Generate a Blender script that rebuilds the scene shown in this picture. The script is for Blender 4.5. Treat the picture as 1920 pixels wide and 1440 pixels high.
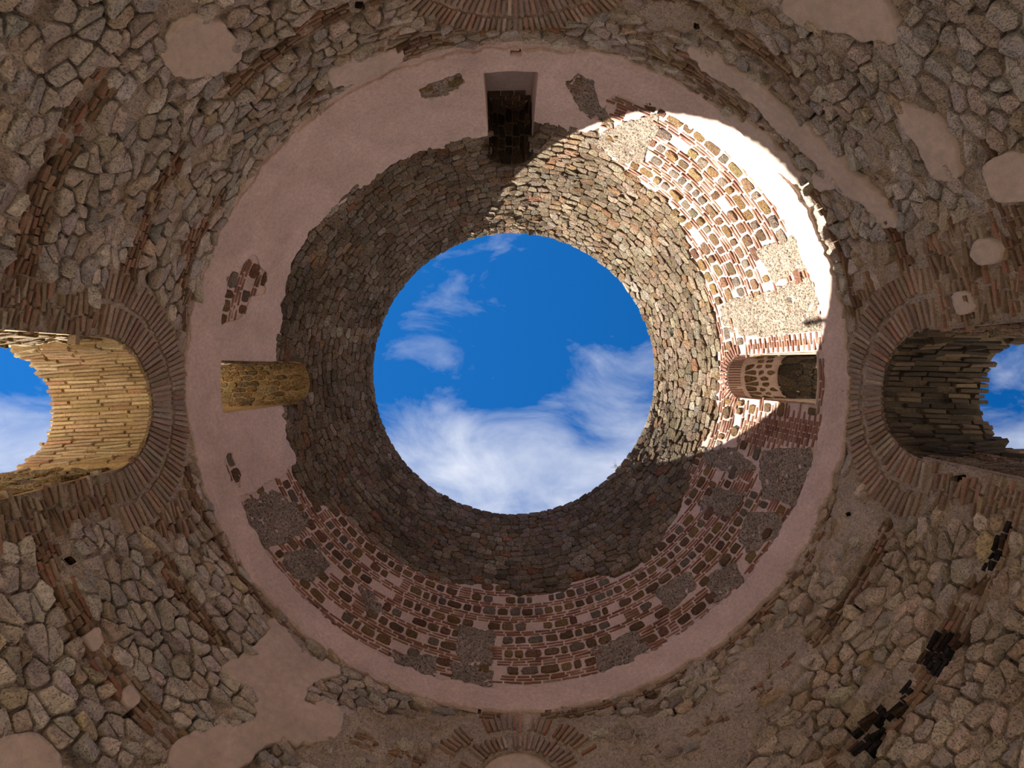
import bpy, math, random
import numpy as np
from mathutils import Vector, Matrix, noise as mn
from math import pi, sin, cos, tan, atan2, hypot, sqrt, radians

for o in list(bpy.data.objects):
    bpy.data.objects.remove(o, do_unlink=True)
scene = bpy.context.scene
COL = scene.collection

# ------------------------------------------------------------------ camera
# plan coordinates: X = to the photo's right, Y = to the photo's top, H = height above the lens.
# world = (-X, Y, H + EYE), because the camera looks straight up.
FPX = 900.0                       # focal length in pixels of the 1920 x 1440 frame
EYE = 1.5                         # lens height above the floor (m)
ZEN = (955.0, 691.0)              # pixel of the zenith
CAMP = np.array([-0.158, 0.203, 0.0])   # lens relative to the rotunda's axis
_F = np.array([960 - ZEN[0], -(720 - ZEN[1]), FPX]); _F = _F / np.linalg.norm(_F)
_U = np.array([0, 1.0, 0]); _U = _U - _F * (_U @ _F); _U = _U / np.linalg.norm(_U)
_R = np.cross(_U, _F)


def world(X, Y, H):
    return np.stack([-np.asarray(X), np.asarray(Y), np.asarray(H) + EYE], axis=-1)


cam_data = bpy.data.cameras.new('camera')
cam_data.sensor_fit = 'HORIZONTAL'
cam_data.sensor_width = 36.0
cam_data.lens = FPX / 1920.0 * 36.0
cam_data.clip_start = 0.05
cam_data.clip_end = 500
cam = bpy.data.objects.new('camera', cam_data)
COL.objects.link(cam)
_m = lambda v: Vector((-v[0], v[1], v[2]))
r_, u_, b_ = _m(_R), _m(_U), -_m(_F)
cam.matrix_world = Matrix(((r_.x, u_.x, b_.x, -CAMP[0]), (r_.y, u_.y, b_.y, CAMP[1]),
                           (r_.z, u_.z, b_.z, EYE), (0, 0, 0, 1)))
scene.camera = cam

# ------------------------------------------------------------------ light
scene.view_settings.view_transform = 'Standard'
scene.view_settings.look = 'None'
scene.view_settings.gamma = 1.0
scene.view_settings.use_curve_mapping = False
scene.view_settings.exposure = 0.42
scene.cycles.diffuse_bounces = 6
scene.cycles.max_bounces = 12

SUN_AZ, SUN_EL = radians(213), radians(34)
sun_data = bpy.data.lights.new('sun', 'SUN')
sun_data.energy = 14.0
sun_data.color = (1.0, 0.92, 0.80)
sun_data.angle = radians(0.53)
sun = bpy.data.objects.new('sun', sun_data)
COL.objects.link(sun)
_s = Vector((-cos(SUN_AZ) * cos(SUN_EL), sin(SUN_AZ) * cos(SUN_EL), sin(SUN_EL)))
sun.rotation_euler = _s.to_track_quat('Z', 'Y').to_euler()
sun.location = (0, 0, 40)

wd = bpy.data.worlds.new('sky')
scene.world = wd
wd.use_nodes = True
nt = wd.node_tree
nt.nodes.clear()


def N(nt, t, **kw):
    n = nt.nodes.new(t)
    for k, v in kw.items():
        setattr(n, k, v)
    return n


def L(nt, a, b):
    nt.links.new(a, b)


def mathn(nt, op, a, b=None, clamp=False):
    n = N(nt, 'ShaderNodeMath', operation=op)
    n.use_clamp = clamp
    for i, v in enumerate((a, b)):
        if v is None:
            continue
        if isinstance(v, (int, float)):
            n.inputs[i].default_value = v
        else:
            L(nt, v, n.inputs[i])
    return n.outputs[0]


def ramp(nt, fac, stops):
    n = N(nt, 'ShaderNodeValToRGB')
    el = n.color_ramp.elements
    while len(el) > 1:
        el.remove(el[-1])
    el[0].position, el[0].color = stops[0][0], stops[0][1]
    for p, c in stops[1:]:
        e = el.new(p)
        e.color = c
    L(nt, fac, n.inputs[0])
    return n.outputs[0]


def build_sky():
    tc = N(nt, 'ShaderNodeTexCoord')
    sep = N(nt, 'ShaderNodeSeparateXYZ')
    L(nt, tc.outputs['Generated'], sep.inputs[0])
    z = mathn(nt, 'MAXIMUM', sep.outputs[2], 0.12)
    px = mathn(nt, 'DIVIDE', sep.outputs[0], z)
    py = mathn(nt, 'DIVIDE', sep.outputs[1], z)
    cmb = N(nt, 'ShaderNodeCombineXYZ')
    L(nt, px, cmb.inputs[0]); L(nt, py, cmb.inputs[1])
    # the cloud layer: large puffs, streaked a little along one direction
    mp = N(nt, 'ShaderNodeMapping')
    mp.inputs['Rotation'].default_value = (0, 0, radians(-24))
    mp.inputs['Scale'].default_value = (2.3, 3.9, 1)
    mp.inputs['Location'].default_value = (4.51, 6.33, 2.1)
    L(nt, cmb.outputs[0], mp.inputs[0])
    n1 = N(nt, 'ShaderNodeTexNoise')
    n1.inputs['Scale'].default_value = 1.9
    n1.inputs['Detail'].default_value = 9
    n1.inputs['Roughness'].default_value = 0.58
    n1.inputs['Distortion'].default_value = 0.5
    L(nt, mp.outputs[0], n1.inputs['Vector'])
    n2 = N(nt, 'ShaderNodeTexNoise')
    n2.inputs['Scale'].default_value = 1.1
    n2.inputs['Detail'].default_value = 6
    n2.inputs['Roughness'].default_value = 0.5
    n2.inputs['Distortion'].default_value = 0.4
    L(nt, mp.outputs[0], n2.inputs['Vector'])
    # a bank of cloud over one half of the sky, thin wisps over the other
    bank = N(nt, 'ShaderNodeMapRange')
    bank.inputs['From Min'].default_value = 0.02
    bank.inputs['From Max'].default_value = -0.24
    bank.inputs['To Min'].default_value = -0.09
    bank.inputs['To Max'].default_value = 0.30
    bank.interpolation_type = 'SMOOTHSTEP'
    L(nt, py, bank.inputs['Value'])
    dens = mathn(nt, 'ADD', n1.outputs[0], bank.outputs[0])
    dens = mathn(nt, 'ADD', dens, mathn(nt, 'MULTIPLY', mathn(nt, 'SUBTRACT', n2.outputs[0], 0.5), 0.35))
    cov = N(nt, 'ShaderNodeMapRange')
    cov.inputs['From Min'].default_value = 0.44
    cov.inputs['From Max'].default_value = 1.0
    L(nt, dens, cov.inputs['Value'])
    blue = ramp(nt, mathn(nt, 'ADD', mathn(nt, 'MULTIPLY', px, 0.55), 0.45, True),
                [(0.0, (0.004, 0.105, 0.385, 1)), (1.0, (0.018, 0.20, 0.66, 1))])
    mix = N(nt, 'ShaderNodeMixRGB')
    L(nt, cov.outputs[0], mix.inputs[0])
    L(nt, blue, mix.inputs[1])
    mix.inputs[2].default_value = (0.80, 0.85, 0.98, 1)
    bg = N(nt, 'ShaderNodeBackground')
    bg.inputs['Strength'].default_value = 0.745
    L(nt, mix.outputs[0], bg.inputs[0])
    out = N(nt, 'ShaderNodeOutputWorld')
    L(nt, bg.outputs[0], out.inputs[0])


build_sky()

# ------------------------------------------------------------------ geometry of the rotunda
R0, HS, HT = 6.0, 8.7, 15.5
RT = 265 * HT / FPX
_dr = R0 - RT
RHO = ((HT - HS) ** 2 + _dr ** 2) / (2 * _dr)
R_OUT, R_OUT_DOME = 7.57, 7.95
rng = random.Random(7)


def Rr(h):
    h = np.asarray(h, float)
    k = np.clip(h - HS, 0, HT - HS + 0.4)
    return R0 - (RHO - np.sqrt(RHO * RHO - k * k))


def psi(h):
    k = np.clip(np.asarray(h, float) - HS, 0, HT - HS + 0.4)
    return np.arcsin(k / RHO)


def surf(a, h, d=0.0):
    """plan coordinates of the inner face at angle a, height h, pushed d metres into the room"""
    a = np.asarray(a, float); h = np.asarray(h, float); d = np.asarray(d, float)
    p = psi(h)
    r = Rr(h) - d * np.cos(p)
    return r * np.cos(a), r * np.sin(a), h - d * np.sin(p)


def project(X, Y, H):
    vx, vy, vz = X - CAMP[0], Y - CAMP[1], np.asarray(H) - CAMP[2]
    f = vx * _F[0] + vy * _F[1] + vz * _F[2]
    f = np.where(f < 0.05, 0.05, f)
    return (960 + FPX * (vx * _R[0] + vy * _R[1] + vz * _R[2]) / f,
            720 - FPX * (vx * _U[0] + vy * _U[1] + vz * _U[2]) / f)


def R1(h):
    k = min(max(h - HS, 0.0), HT - HS + 0.4)
    return R0 - (RHO - sqrt(RHO * RHO - k * k))


def pix(a, h):
    r = R1(h)
    vx, vy = r * cos(a) - CAMP[0], r * sin(a) - CAMP[1]
    f = max(0.05, vx * _F[0] + vy * _F[1] + h * _F[2])
    return (960 + FPX * float(vx * _R[0] + vy * _R[1] + h * _R[2]) / f,
            720 - FPX * float(vx * _U[0] + vy * _U[1] + h * _U[2]) / f)


def at(x, y):
    """angle and height of the wall point seen at pixel x, y"""
    d = (x - 960) * _R - (y - 720) * _U + FPX * _F
    lo, hi = 0.0, 60.0 / d[2]
    for _ in range(44):
        m = (lo + hi) / 2
        p = CAMP + m * d
        if hypot(p[0], p[1]) < float(Rr(p[2])):
            lo = m
        else:
            hi = m
    p = CAMP + lo * d
    return atan2(p[1], p[0]), p[2]


def sdf_poly(px, py, poly):
    """signed distance, positive inside"""
    P = np.asarray(poly, float)
    if px.size > 4000:
        lo, hi = P.min(axis=0) - 90, P.max(axis=0) + 90
        near = (px > lo[0]) & (px < hi[0]) & (py > lo[1]) & (py < hi[1])
        if near.sum() < 0.8 * px.size:
            out = np.full(px.shape, -90.0)
            if near.any():
                out[near] = sdf_poly(px[near], py[near], poly)
            return out
    Q = np.roll(P, -1, axis=0)
    best = np.full(px.shape, 1e9)
    inside = np.zeros(px.shape, bool)
    for (x0, y0), (x1, y1) in zip(P, Q):
        ex, ey = x1 - x0, y1 - y0
        t = np.clip(((px - x0) * ex + (py - y0) * ey) / (ex * ex + ey * ey + 1e-9), 0, 1)
        best = np.minimum(best, np.hypot(px - x0 - t * ex, py - y0 - t * ey))
        c = ((y0 > py) != (y1 > py))
        xi = x0 + (py - y0) / (ey if abs(ey) > 1e-9 else 1e-9) * ex
        inside ^= c & (px < xi)
    return np.where(inside, best, -best)


def inpoly(x, y, poly):
    c = False
    n = len(poly)
    j = n - 1
    for i in range(n):
        xi, yi = poly[i]; xj, yj = poly[j]
        if (yi > y) != (yj > y) and x < (xj - xi) * (y - yi) / (yj - yi) + xi:
            c = not c
        j = i
    return c


def vnoise(X, Y, Z, s, seed=0.0):
    f = mn.noise
    X = np.asarray(X); sh = X.shape
    out = np.fromiter((f((x * s + seed, y * s - seed, z * s + 2.3 * seed)) for x, y, z in
                       zip(X.ravel(), np.asarray(Y).ravel(), np.asarray(Z).ravel())), float, X.size)
    return out.reshape(sh)


def n1(a, h, s, seed=0.0):
    X, Y, H = surf(a, h)
    return mn.noise((float(X) * s + seed, float(Y) * s - seed, float(H) * s + 2.3 * seed))


# ------------------------------------------------------------------ materials
def stone_mat(name, base=None, grain=22.0, dark=0.55, pits=0.5, bump=0.8, dist=0.03, stain=0.25, rough=0.95, pitscale=70):
    """base None: colour comes from the piece's own tint attribute"""
    m = bpy.data.materials.new(name)
    m.use_nodes = True
    t = m.node_tree
    t.nodes.clear()
    geo = N(t, 'ShaderNodeNewGeometry')
    pos = geo.outputs['Position']
    if base is None:
        at_ = N(t, 'ShaderNodeAttribute', attribute_name='tint')
        col = at_.outputs['Color']
    else:
        rgb = N(t, 'ShaderNodeRGB')
        rgb.outputs[0].default_value = (*base, 1)
        col = rgb.outputs[0]

    def noise(scale, detail, rough=0.6, dist=0.0):
        n = N(t, 'ShaderNodeTexNoise')
        n.inputs['Scale'].default_value = scale
        n.inputs['Detail'].default_value = detail
        n.inputs['Roughness'].default_value = rough
        n.inputs['Distortion'].default_value = dist
        L(t, pos, n.inputs['Vector'])
        return n.outputs[0]

    g = noise(grain, 6, 0.65)
    big = noise(1.1, 5, 0.6, 0.6)
    pit = noise(pitscale, 4, 0.6)
    gv = ramp(t, g, [(0.25, (dark, dark, dark, 1)), (0.75, (1.25, 1.22, 1.18, 1))])
    bv = ramp(t, big, [(0.3, (1 - stain, 1 - stain * 1.05, 1 - stain * 1.2, 1)), (0.7, (1.1, 1.1, 1.1, 1))])
    pv = ramp(t, pit, [(0.33, (1 - pits, 1 - pits, 1 - pits, 1)), (0.47, (1, 1, 1, 1))])
    c = col
    for v in (gv, bv, pv):
        mx = N(t, 'ShaderNodeMixRGB', blend_type='MULTIPLY')
        mx.inputs[0].default_value = 1
        L(t, c, mx.inputs[1]); L(t, v, mx.inputs[2])
        c = mx.outputs[0]
    hsum = mathn(t, 'ADD', mathn(t, 'MULTIPLY', g, 0.9), mathn(t, 'MULTIPLY', pv, 0.35))
    bp = N(t, 'ShaderNodeBump')
    bp.inputs['Strength'].default_value = bump
    bp.inputs['Distance'].default_value = dist
    L(t, hsum, bp.inputs['Height'])
    bs = N(t, 'ShaderNodeBsdfPrincipled')
    bs.inputs['Roughness'].default_value = rough
    bs.inputs['Specular IOR Level'].default_value = 0.15
    L(t, c, bs.inputs['Base Color'])
    L(t, bp.outputs[0], bs.inputs['Normal'])
    out = N(t, 'ShaderNodeOutputMaterial')
    L(t, bs.outputs[0], out.inputs[0])
    return m


M = {
    'rubble': stone_mat('rubble_limestone', None, 11, 0.62, 0.45, 1.0, 0.06, 0.2, 0.95, 48),
    'course': stone_mat('weathered_course_stone', None, 18, 0.38, 0.8, 1.0, 0.07, 0.3, 0.97, 45),
    'brick': stone_mat('old_red_brick', None, 30, 0.62, 0.35, 0.6, 0.02, 0.2, 0.95, 90),
    'tufa': stone_mat('porous_tufa', None, 24, 0.42, 0.75, 1.0, 0.05, 0.15, 0.97, 60),
    'mortar_drum': stone_mat('brown_lime_mortar', (0.63, 0.525, 0.445), 18, 0.6, 0.5, 1.0, 0.05, 0.25, 0.97, 55),
    'mortar_dome': stone_mat('dark_joint_mortar', (0.20, 0.15, 0.10), 26, 0.5, 0.5, 1.0, 0.04, 0.3, 0.97, 60),
    'mortar_pink': stone_mat('pale_pink_mortar', (0.66, 0.51, 0.46), 26, 0.72, 0.3, 0.6, 0.02, 0.15, 0.95, 80),
    'plaster_pink': stone_mat('pink_plaster', (0.64, 0.50, 0.455), 16, 0.80, 0.14, 0.5, 0.025, 0.16, 0.92, 55),
    'plaster_beige': stone_mat('beige_plaster', (0.54, 0.44, 0.385), 10, 0.86, 0.10, 0.3, 0.02, 0.14, 0.92, 60),
    'concrete': stone_mat('bare_rubble_concrete', (0.50, 0.415, 0.345), 17, 0.3, 0.85, 1.0, 0.07, 0.25, 0.98, 28),
    'char': stone_mat('charred_tile', None, 30, 0.4, 0.5, 1.0, 0.04, 0.2, 0.9, 60),
    'ochre': stone_mat('ochre_lime_render', (0.62, 0.44, 0.22), 16, 0.6, 0.45, 0.9, 0.04, 0.25, 0.95, 50),
    'ground': stone_mat('pale_limestone_paving', (0.68, 0.61, 0.51), 6, 0.8, 0.2, 0.3, 0.02, 0.15, 0.9, 30),
    'twig': stone_mat('dry_twig', (0.10, 0.075, 0.04), 30, 0.7, 0.1, 0.2, 0.01, 0.1, 0.9, 60),
    'leaf': stone_mat('dusty_leaf', (0.10, 0.13, 0.04), 30, 0.7, 0.1, 0.2, 0.01, 0.1, 0.8, 60),
}


# ------------------------------------------------------------------ mesh helpers
def link(name, me, parent=None, kind=None, label=None, cat=None, group=None):
    o = bpy.data.objects.new(name, me)
    COL.objects.link(o)
    if parent is not None:
        o.parent = parent
    for k, v in (('kind', kind), ('label', label), ('category', cat), ('group', group)):
        if v:
            o[k] = v
    return o


def mesh(name, V, faces, mats, mi=None, tint=None, smooth=False):
    me = bpy.data.meshes.new(name)
    V = np.asarray(V, float)
    me.from_pydata(V.tolist(), [], faces if isinstance(faces, list) else faces.tolist())
    for m in (mats if isinstance(mats, (list, tuple)) else [mats]):
        me.materials.append(m)
    if mi is not None:
        me.polygons.foreach_set('material_index', np.asarray(mi, np.int32))
    if smooth:
        me.polygons.foreach_set('use_smooth', np.ones(len(me.polygons), bool))
    if tint is not None:
        at_ = me.attributes.new('tint', 'FLOAT_COLOR', 'POINT')
        c = np.ones((len(V), 4), np.float32)
        c[:, :3] = tint
        at_.data.foreach_set('color', c.ravel())
    me.update()
    return me


def field_mesh(A, H, F, D, skirt=-0.04):
    """marching squares over a grid in angle and height; keeps F > 0, closes the edge with a skirt"""
    nh, na = F.shape
    AA, HH = np.meshgrid(A, H)
    ins = F > 0
    full = ins[:-1, :-1] & ins[:-1, 1:] & ins[1:, 1:] & ins[1:, :-1]
    anyi = ins[:-1, :-1] | ins[:-1, 1:] | ins[1:, 1:] | ins[1:, :-1]
    va, vh, vd = list(AA.ravel()), list(HH.ravel()), list(D.ravel())
    idx = np.arange(nh * na).reshape(nh, na)
    j, i = np.nonzero(full)
    faces = np.stack([idx[j, i], idx[j, i + 1], idx[j + 1, i + 1], idx[j + 1, i]], 1).tolist()
    edge = {}

    def cross(p, q):
        k = (p, q) if p < q else (q, p)
        if k in edge:
            return edge[k]
        f0, f1 = F.flat[k[0]], F.flat[k[1]]
        t = min(0.97, max(0.03, f0 / (f0 - f1)))
        for arr in (va, vh, vd):
            arr.append(arr[k[0]] * (1 - t) + arr[k[1]] * t)
        edge[k] = len(va) - 1
        return edge[k]

    sk = {}

    def low(v):
        if v not in sk:
            va.append(va[v]); vh.append(vh[v]); vd.append(skirt)
            sk[v] = len(va) - 1
        return sk[v]

    jj, ii = np.nonzero(anyi & ~full)
    for j, i in zip(jj.tolist(), ii.tolist()):
        cs = [int(idx[j, i]), int(idx[j, i + 1]), int(idx[j + 1, i + 1]), int(idx[j + 1, i])]
        st = [bool(ins.flat[c]) for c in cs]
        poly, exits, entries = [], [], []
        for k in range(4):
            c, d = cs[k], cs[(k + 1) % 4]
            if st[k]:
                poly.append(c)
            if st[k] != st[(k + 1) % 4]:
                x = cross(c, d)
                poly.append(x)
                (exits if st[k] else entries).append((len(poly) - 1, x))
        if len(poly) >= 3:
            faces.append(poly)
            n = len(poly)
            for pe, x in exits:
                y = poly[(pe + 1) % n]
                if skirt is not None and any(e[1] == y for e in entries):
                    faces.append([y, x, low(x), low(y)])
    used = np.unique(np.concatenate([np.asarray(f) for f in faces])) if faces else np.zeros(0, int)
    remap = np.full(len(va), -1)
    remap[used] = np.arange(len(used))
    faces = [[int(remap[v]) for v in f] for f in faces]
    return np.asarray(va)[used], np.asarray(vh)[used], np.asarray(vd)[used], faces


# pieces waiting to become objects: owner -> name -> list of (pixel size, V, faces, tint, material)
PIECES = {}
OWNER = {}


def add_piece(owner, name, V, faces, tint, mat, size):
    PIECES.setdefault((owner, name, mat), []).append((size, V, faces, tint))


def chaikin(P, k=0.22):
    out = []
    n = len(P)
    for i in range(n):
        a, b = P[i], P[(i + 1) % n]
        out.append((a[0] + (b[0] - a[0]) * k, a[1] + (b[1] - a[1]) * k))
        out.append((a[0] + (b[0] - a[0]) * (1 - k), a[1] + (b[1] - a[1]) * (1 - k)))
    return out


def centroid(P):
    return sum(p[0] for p in P) / len(P), sum(p[1] for p in P) / len(P)


def stone(poly, mp, proud, r, tilt=0.25, base=-0.06, inset=0.78, rough=0.16, fan=True):
    """a piece of masonry from its outline; mp(u, v, d) gives world points"""
    cx, cy = centroid(poly)
    n = len(poly)
    P = np.asarray(poly)
    ext = max(0.03, 0.5 * min(np.ptp(P[:, 0]), np.ptp(P[:, 1])))
    gx, gy = r.uniform(-tilt, tilt) * proud / ext, r.uniform(-tilt, tilt) * proud / ext
    du, dv = P[:, 0] - cx, P[:, 1] - cy
    tl = gx * du + gy * dv
    j = np.array([r.uniform(-1, 1) for _ in range(n)])
    j2 = np.array([r.uniform(-1, 1) for _ in range(n)])
    s2 = inset * (1 + rough * 0.6 * j)
    U = np.concatenate([P[:, 0], P[:, 0], cx + du * s2])
    W = np.concatenate([P[:, 1], P[:, 1], cy + dv * s2])
    Dd = np.concatenate([np.full(n, base), np.maximum(0.2 * proud, proud * (0.55 + 0.6 * rough * j2) + tl),
                         proud * (1 + rough * j) + tl * 0.85])
    f = []
    for k in range(n):
        l = (k + 1) % n
        f.append([k, l, n + l, n + k])
        f.append([n + k, n + l, 2 * n + l, 2 * n + k])
    if fan:
        U = np.append(U, cx); W = np.append(W, cy); Dd = np.append(Dd, proud * (1.05 + rough * r.uniform(-.5, .8)))
        for k in range(n):
            f.append([2 * n + k, 2 * n + (k + 1) % n, 3 * n])
    else:
        f.append(list(range(2 * n, 3 * n)))
    return mp(U, W, Dd), f


def pxsize(V):
    x, y = project(-V[:, 0], V[:, 1], V[:, 2] - EYE)
    cx, cy = x.mean(), y.mean()
    if cx < -10 or cx > 1930 or cy < -10 or cy > 1450:
        return 0.0
    return float(np.ptp(x) * np.ptp(y)) ** 0.5


def map_wall(rref):
    def f(u, v, d):
        return world(*surf(np.asarray(u) / rref, v, d))
    return f


def clip(poly, nx, ny, c):
    out = []
    n = len(poly)
    for i in range(n):
        p, q = poly[i], poly[(i + 1) % n]
        a = p[0] * nx + p[1] * ny - c
        b = q[0] * nx + q[1] * ny - c
        if a <= 0:
            out.append(p)
        if (a < 0 < b) or (b < 0 < a):
            t = a / (a - b)
            out.append((p[0] + (q[0] - p[0]) * t, p[1] + (q[1] - p[1]) * t))
    return out


def cells(u0, u1, rows, width, jit_u, jit_v, r, wrap=True, gap=0.012, wvar=0.5, keep=None, vlo=-1e9, vhi=1e9):
    """rows: list of (v_lo, v_hi). Voronoi stones in broken courses; yields (cu, cv, outline)"""
    span = u1 - u0
    seeds = []
    for (a, b) in rows:
        u = u0 + r.uniform(0, 1) * width
        while u < u1 - 0.35 * width:
            w = width * r.uniform(1 - wvar, 1 + wvar)
            seeds.append((u + 0.5 * w + r.uniform(-jit_u, jit_u) * w, (a + b) / 2 + r.uniform(-jit_v, jit_v) * (b - a), b - a))
            u += w
    hm = sum(b - a for a, b in rows) / len(rows)
    k = width / hm * 0.95
    cs = width * 1.3
    grid = {}
    for i, (u, v, _) in enumerate(seeds):
        grid.setdefault((int((u - u0) // cs), int(v * k // cs)), []).append(i)
    nc = int(span // cs) + 1
    for i, (u, v, hh) in enumerate(seeds):
        if keep and not keep(u, v):
            continue
        gi, gj = int((u - u0) // cs), int(v * k // cs)
        near = []
        for dx in (-2, -1, 0, 1, 2):
            for dy in (-2, -1, 0, 1, 2):
                gx = gi + dx
                off = 0.0
                if wrap:
                    if gx < 0:
                        gx += nc; off = -span
                    elif gx >= nc:
                        gx -= nc; off = span
                for q in grid.get((gx, gj + dy), ()):
                    if q != i or off:
                        near.append(((seeds[q][0] + off - u), (seeds[q][1] - v) * k))
        near.sort(key=lambda p: p[0] ** 2 + p[1] ** 2)
        B = width * 1.5
        poly = [(-B, -B), (B, -B), (B, B), (-B, B)]
        for (x, y) in near[:22]:
            poly = clip(poly, x, y, (x * x + y * y) / 2)
            if len(poly) < 3:
                break
        if len(poly) < 3:
            continue
        P = [(u + p[0], min(vhi, max(vlo, v + p[1] / k))) for p in poly]
        c = centroid(P)
        Q = []
        for p in P:
            d = hypot(p[0] - c[0], p[1] - c[1])
            s = max(0.3, 1 - gap * 1.35 / max(d, 1e-3))
            q = (c[0] + (p[0] - c[0]) * s, c[1] + (p[1] - c[1]) * s)
            if not Q or hypot(q[0] - Q[-1][0], q[1] - Q[-1][1]) > 0.018:
                Q.append(q)
        if len(Q) >= 3:
            yield c[0], c[1], Q


def jitcol(c, r, v=0.15, h=0.05):
    k = 1 + r.uniform(-v, v)
    return tuple(max(0.01, x * k * (1 + r.uniform(-h, h))) for x in c)


def pick(r, table):
    t = sum(w for w, _ in table)
    x = r.uniform(0, t)
    for w, c in table:
        x -= w
        if x <= 0:
            return c
    return table[-1][1]


# ------------------------------------------------------------------ openings
class Opening:
    def __init__(s, name, deg, half, sill, crown, r_out, drop=0.0):
        s.name, s.a0, s.w, s.sill, s.crown, s.r_out, s.drop = name, radians(deg), half, sill, crown, r_out, drop
        s.spring = crown - half

    def sd(s, a, h, grow=0.0):
        """distance outside the opening (negative inside)"""
        da = (np.asarray(a) - s.a0 + pi) % (2 * pi) - pi
        u = np.where(np.abs(da) < 1.2, Rr(h) * np.sin(np.clip(da, -1.2, 1.2)), 9.0)
        h = np.asarray(h, float)
        w = s.w + grow
        top = np.hypot(u, h - s.spring) - w
        box = np.maximum(np.abs(u) - w, (s.sill - grow) - h)
        return np.where(h > s.spring, top, box)

    def p(s, u, rho, h):
        c, n = cos(s.a0), sin(s.a0)
        return world(rho * c - u * n, rho * n + u * c, h)

    def wallmap(s):
        def f(u, v, d):
            u = np.asarray(u); v = np.asarray(v)
            a = s.a0 + np.arcsin(np.clip(u / Rr(v), -1, 1))
            return world(*surf(a, v, d))
        return f

    def soffitmap(s):
        """u = angle round the arch (0 at the crown), v = radius from the axis, d = into the opening"""
        def f(u, v, d):
            rad = s.w - np.asarray(d)
            uu = rad * np.sin(u)
            frac = np.clip((np.asarray(v) - R0 + .4) / (s.r_out - R0 + .4), 0, 1)
            hh = s.spring - s.drop * frac + rad * np.cos(u)
            return s.p(uu, np.asarray(v), hh)
        return f

    def jambmap(s, side):
        """u = height, v = radius, d = into the opening"""
        def f(u, v, d):
            frac = np.clip((np.asarray(v) - R0 + .4) / (s.r_out - R0 + .4), 0, 1)
            return s.p(side * (s.w - np.asarray(d)), np.asarray(v), np.asarray(u) - s.drop * frac)
        return f


def hgt(rpx):
    """height at which the inner face is seen rpx pixels from the axis"""
    lo, hi = 3.0, HT
    for _ in range(50):
        m = (lo + hi) / 2
        if FPX * float(Rr(m)) / m > rpx:
            lo = m
        else:
            hi = m
    return lo


BIG_L = Opening('window_4', 183.0, 0.96, 3.2, hgt(690), R_OUT)
BIG_R = Opening('window_5', -1.6, 0.93, 3.2, hgt(688), R_OUT)
BIG_T = Opening('window_6', 91.0, 1.20, 3.4, hgt(702), R_OUT)
BIG_B = Opening('window_7', -90.2, 0.62, 4.0, hgt(712), R_OUT)
WIN_L = Opening('window_1', 181.6, 0.535, hgt(558), hgt(386), R_OUT_DOME, 0.35)
WIN_R = Opening('window_2', 0.0, 0.535, hgt(564), hgt(398), R_OUT_DOME, 0.35)
WIN_T = Opening('window_3', 91.3, 0.535, hgt(568), hgt(390), R_OUT_DOME, 0.35)
BIGS = [BIG_L, BIG_R, BIG_T, BIG_B]
DAYLIGHT_DOORS = [Opening('door_%d' % (k + 1), d, 2.1, -EYE, 3.0, R_OUT) for k, d in enumerate((183, -1.6, 91, -90.2))]  # unseen doorways, added and widened to let daylight in from below
WINS = [WIN_L, WIN_R, WIN_T]

# putlog holes: pixel outlines of small dark sockets in the masonry
HOLES = [
    [(956, 91), (977, 91), (977, 102), (956, 102)],
    [(667, 5), (683, 5), (683, 19), (667, 19)],
    [(366, 1384), (384, 1367), (411, 1402), (394, 1417)],
    [(1780, 892), (1808, 888), (1810, 904), (1785, 907)],
    [(122, 1046), (136, 1040), (148, 1052), (134, 1060)],
    [(1300, 44), (1312, 44), (1312, 55), (1300, 55)],
    [(1583, 960), (1592, 958), (1594, 966), (1585, 968)],
]

# ------------------------------------------------------------------ regions of the wall, in photo pixels
A_POLY = [(512, 680), (517, 640), (527, 605), (523, 565), (538, 525), (545, 490), (560, 465), (574, 440), (592, 418),
          (615, 395), (640, 376), (655, 355), (690, 340), (710, 318), (735, 302), (770, 291), (788, 278), (830, 270),
          (860, 258), (905, 250), (1003, 222), (1040, 227), (1062, 239), (1100, 242), (1122, 228), (1128, 258),
          (1118, 278), (1165, 310), (1192, 330), (1208, 348), (1250, 370), (1264, 398), (1285, 440), (1297, 485),
          (1312, 512), (1331, 560), (1345, 600), (1350, 640), (1344, 680), (1338, 760), (1350, 782), (1330, 815),
          (1310, 830), (1304, 862), (1290, 882), (1284, 922), (1274, 960), (1252, 990), (1238, 1020), (1192, 1066),
          (1150, 1085), (1128, 1078), (1072, 1092), (1060, 1110), (970, 1118), (948, 1108), (930, 1095), (830, 1095),
          (770, 1066), (700, 1014), (640, 960), (600, 946), (570, 922), (547, 888), (546, 850), (535, 822), (529, 785),
          (520, 740)]
PL_POLY = [(1125, 236), (1100, 246), (1062, 243), (1040, 231), (1003, 226), (905, 254), (860, 262), (830, 274),
           (788, 282), (770, 295), (735, 306), (710, 322), (690, 344), (655, 359), (640, 380), (615, 399), (592, 422),
           (574, 444), (560, 469), (545, 494), (538, 529), (525, 568), (529, 605), (519, 640), (514, 682), (524, 740),
           (531, 785), (537, 822), (549, 850), (549, 868), (520, 897), (495, 912), (470, 926), (445, 930), (420, 900),
           (385, 840), (357, 770), (352, 700), (358, 620), (378, 530), (408, 440), (450, 365), (500, 305), (550, 262),
           (600, 220), (660, 176), (740, 134), (850, 106), (965, 92), (1080, 97), (1160, 112), (1165, 160), (1140, 180)]
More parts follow.
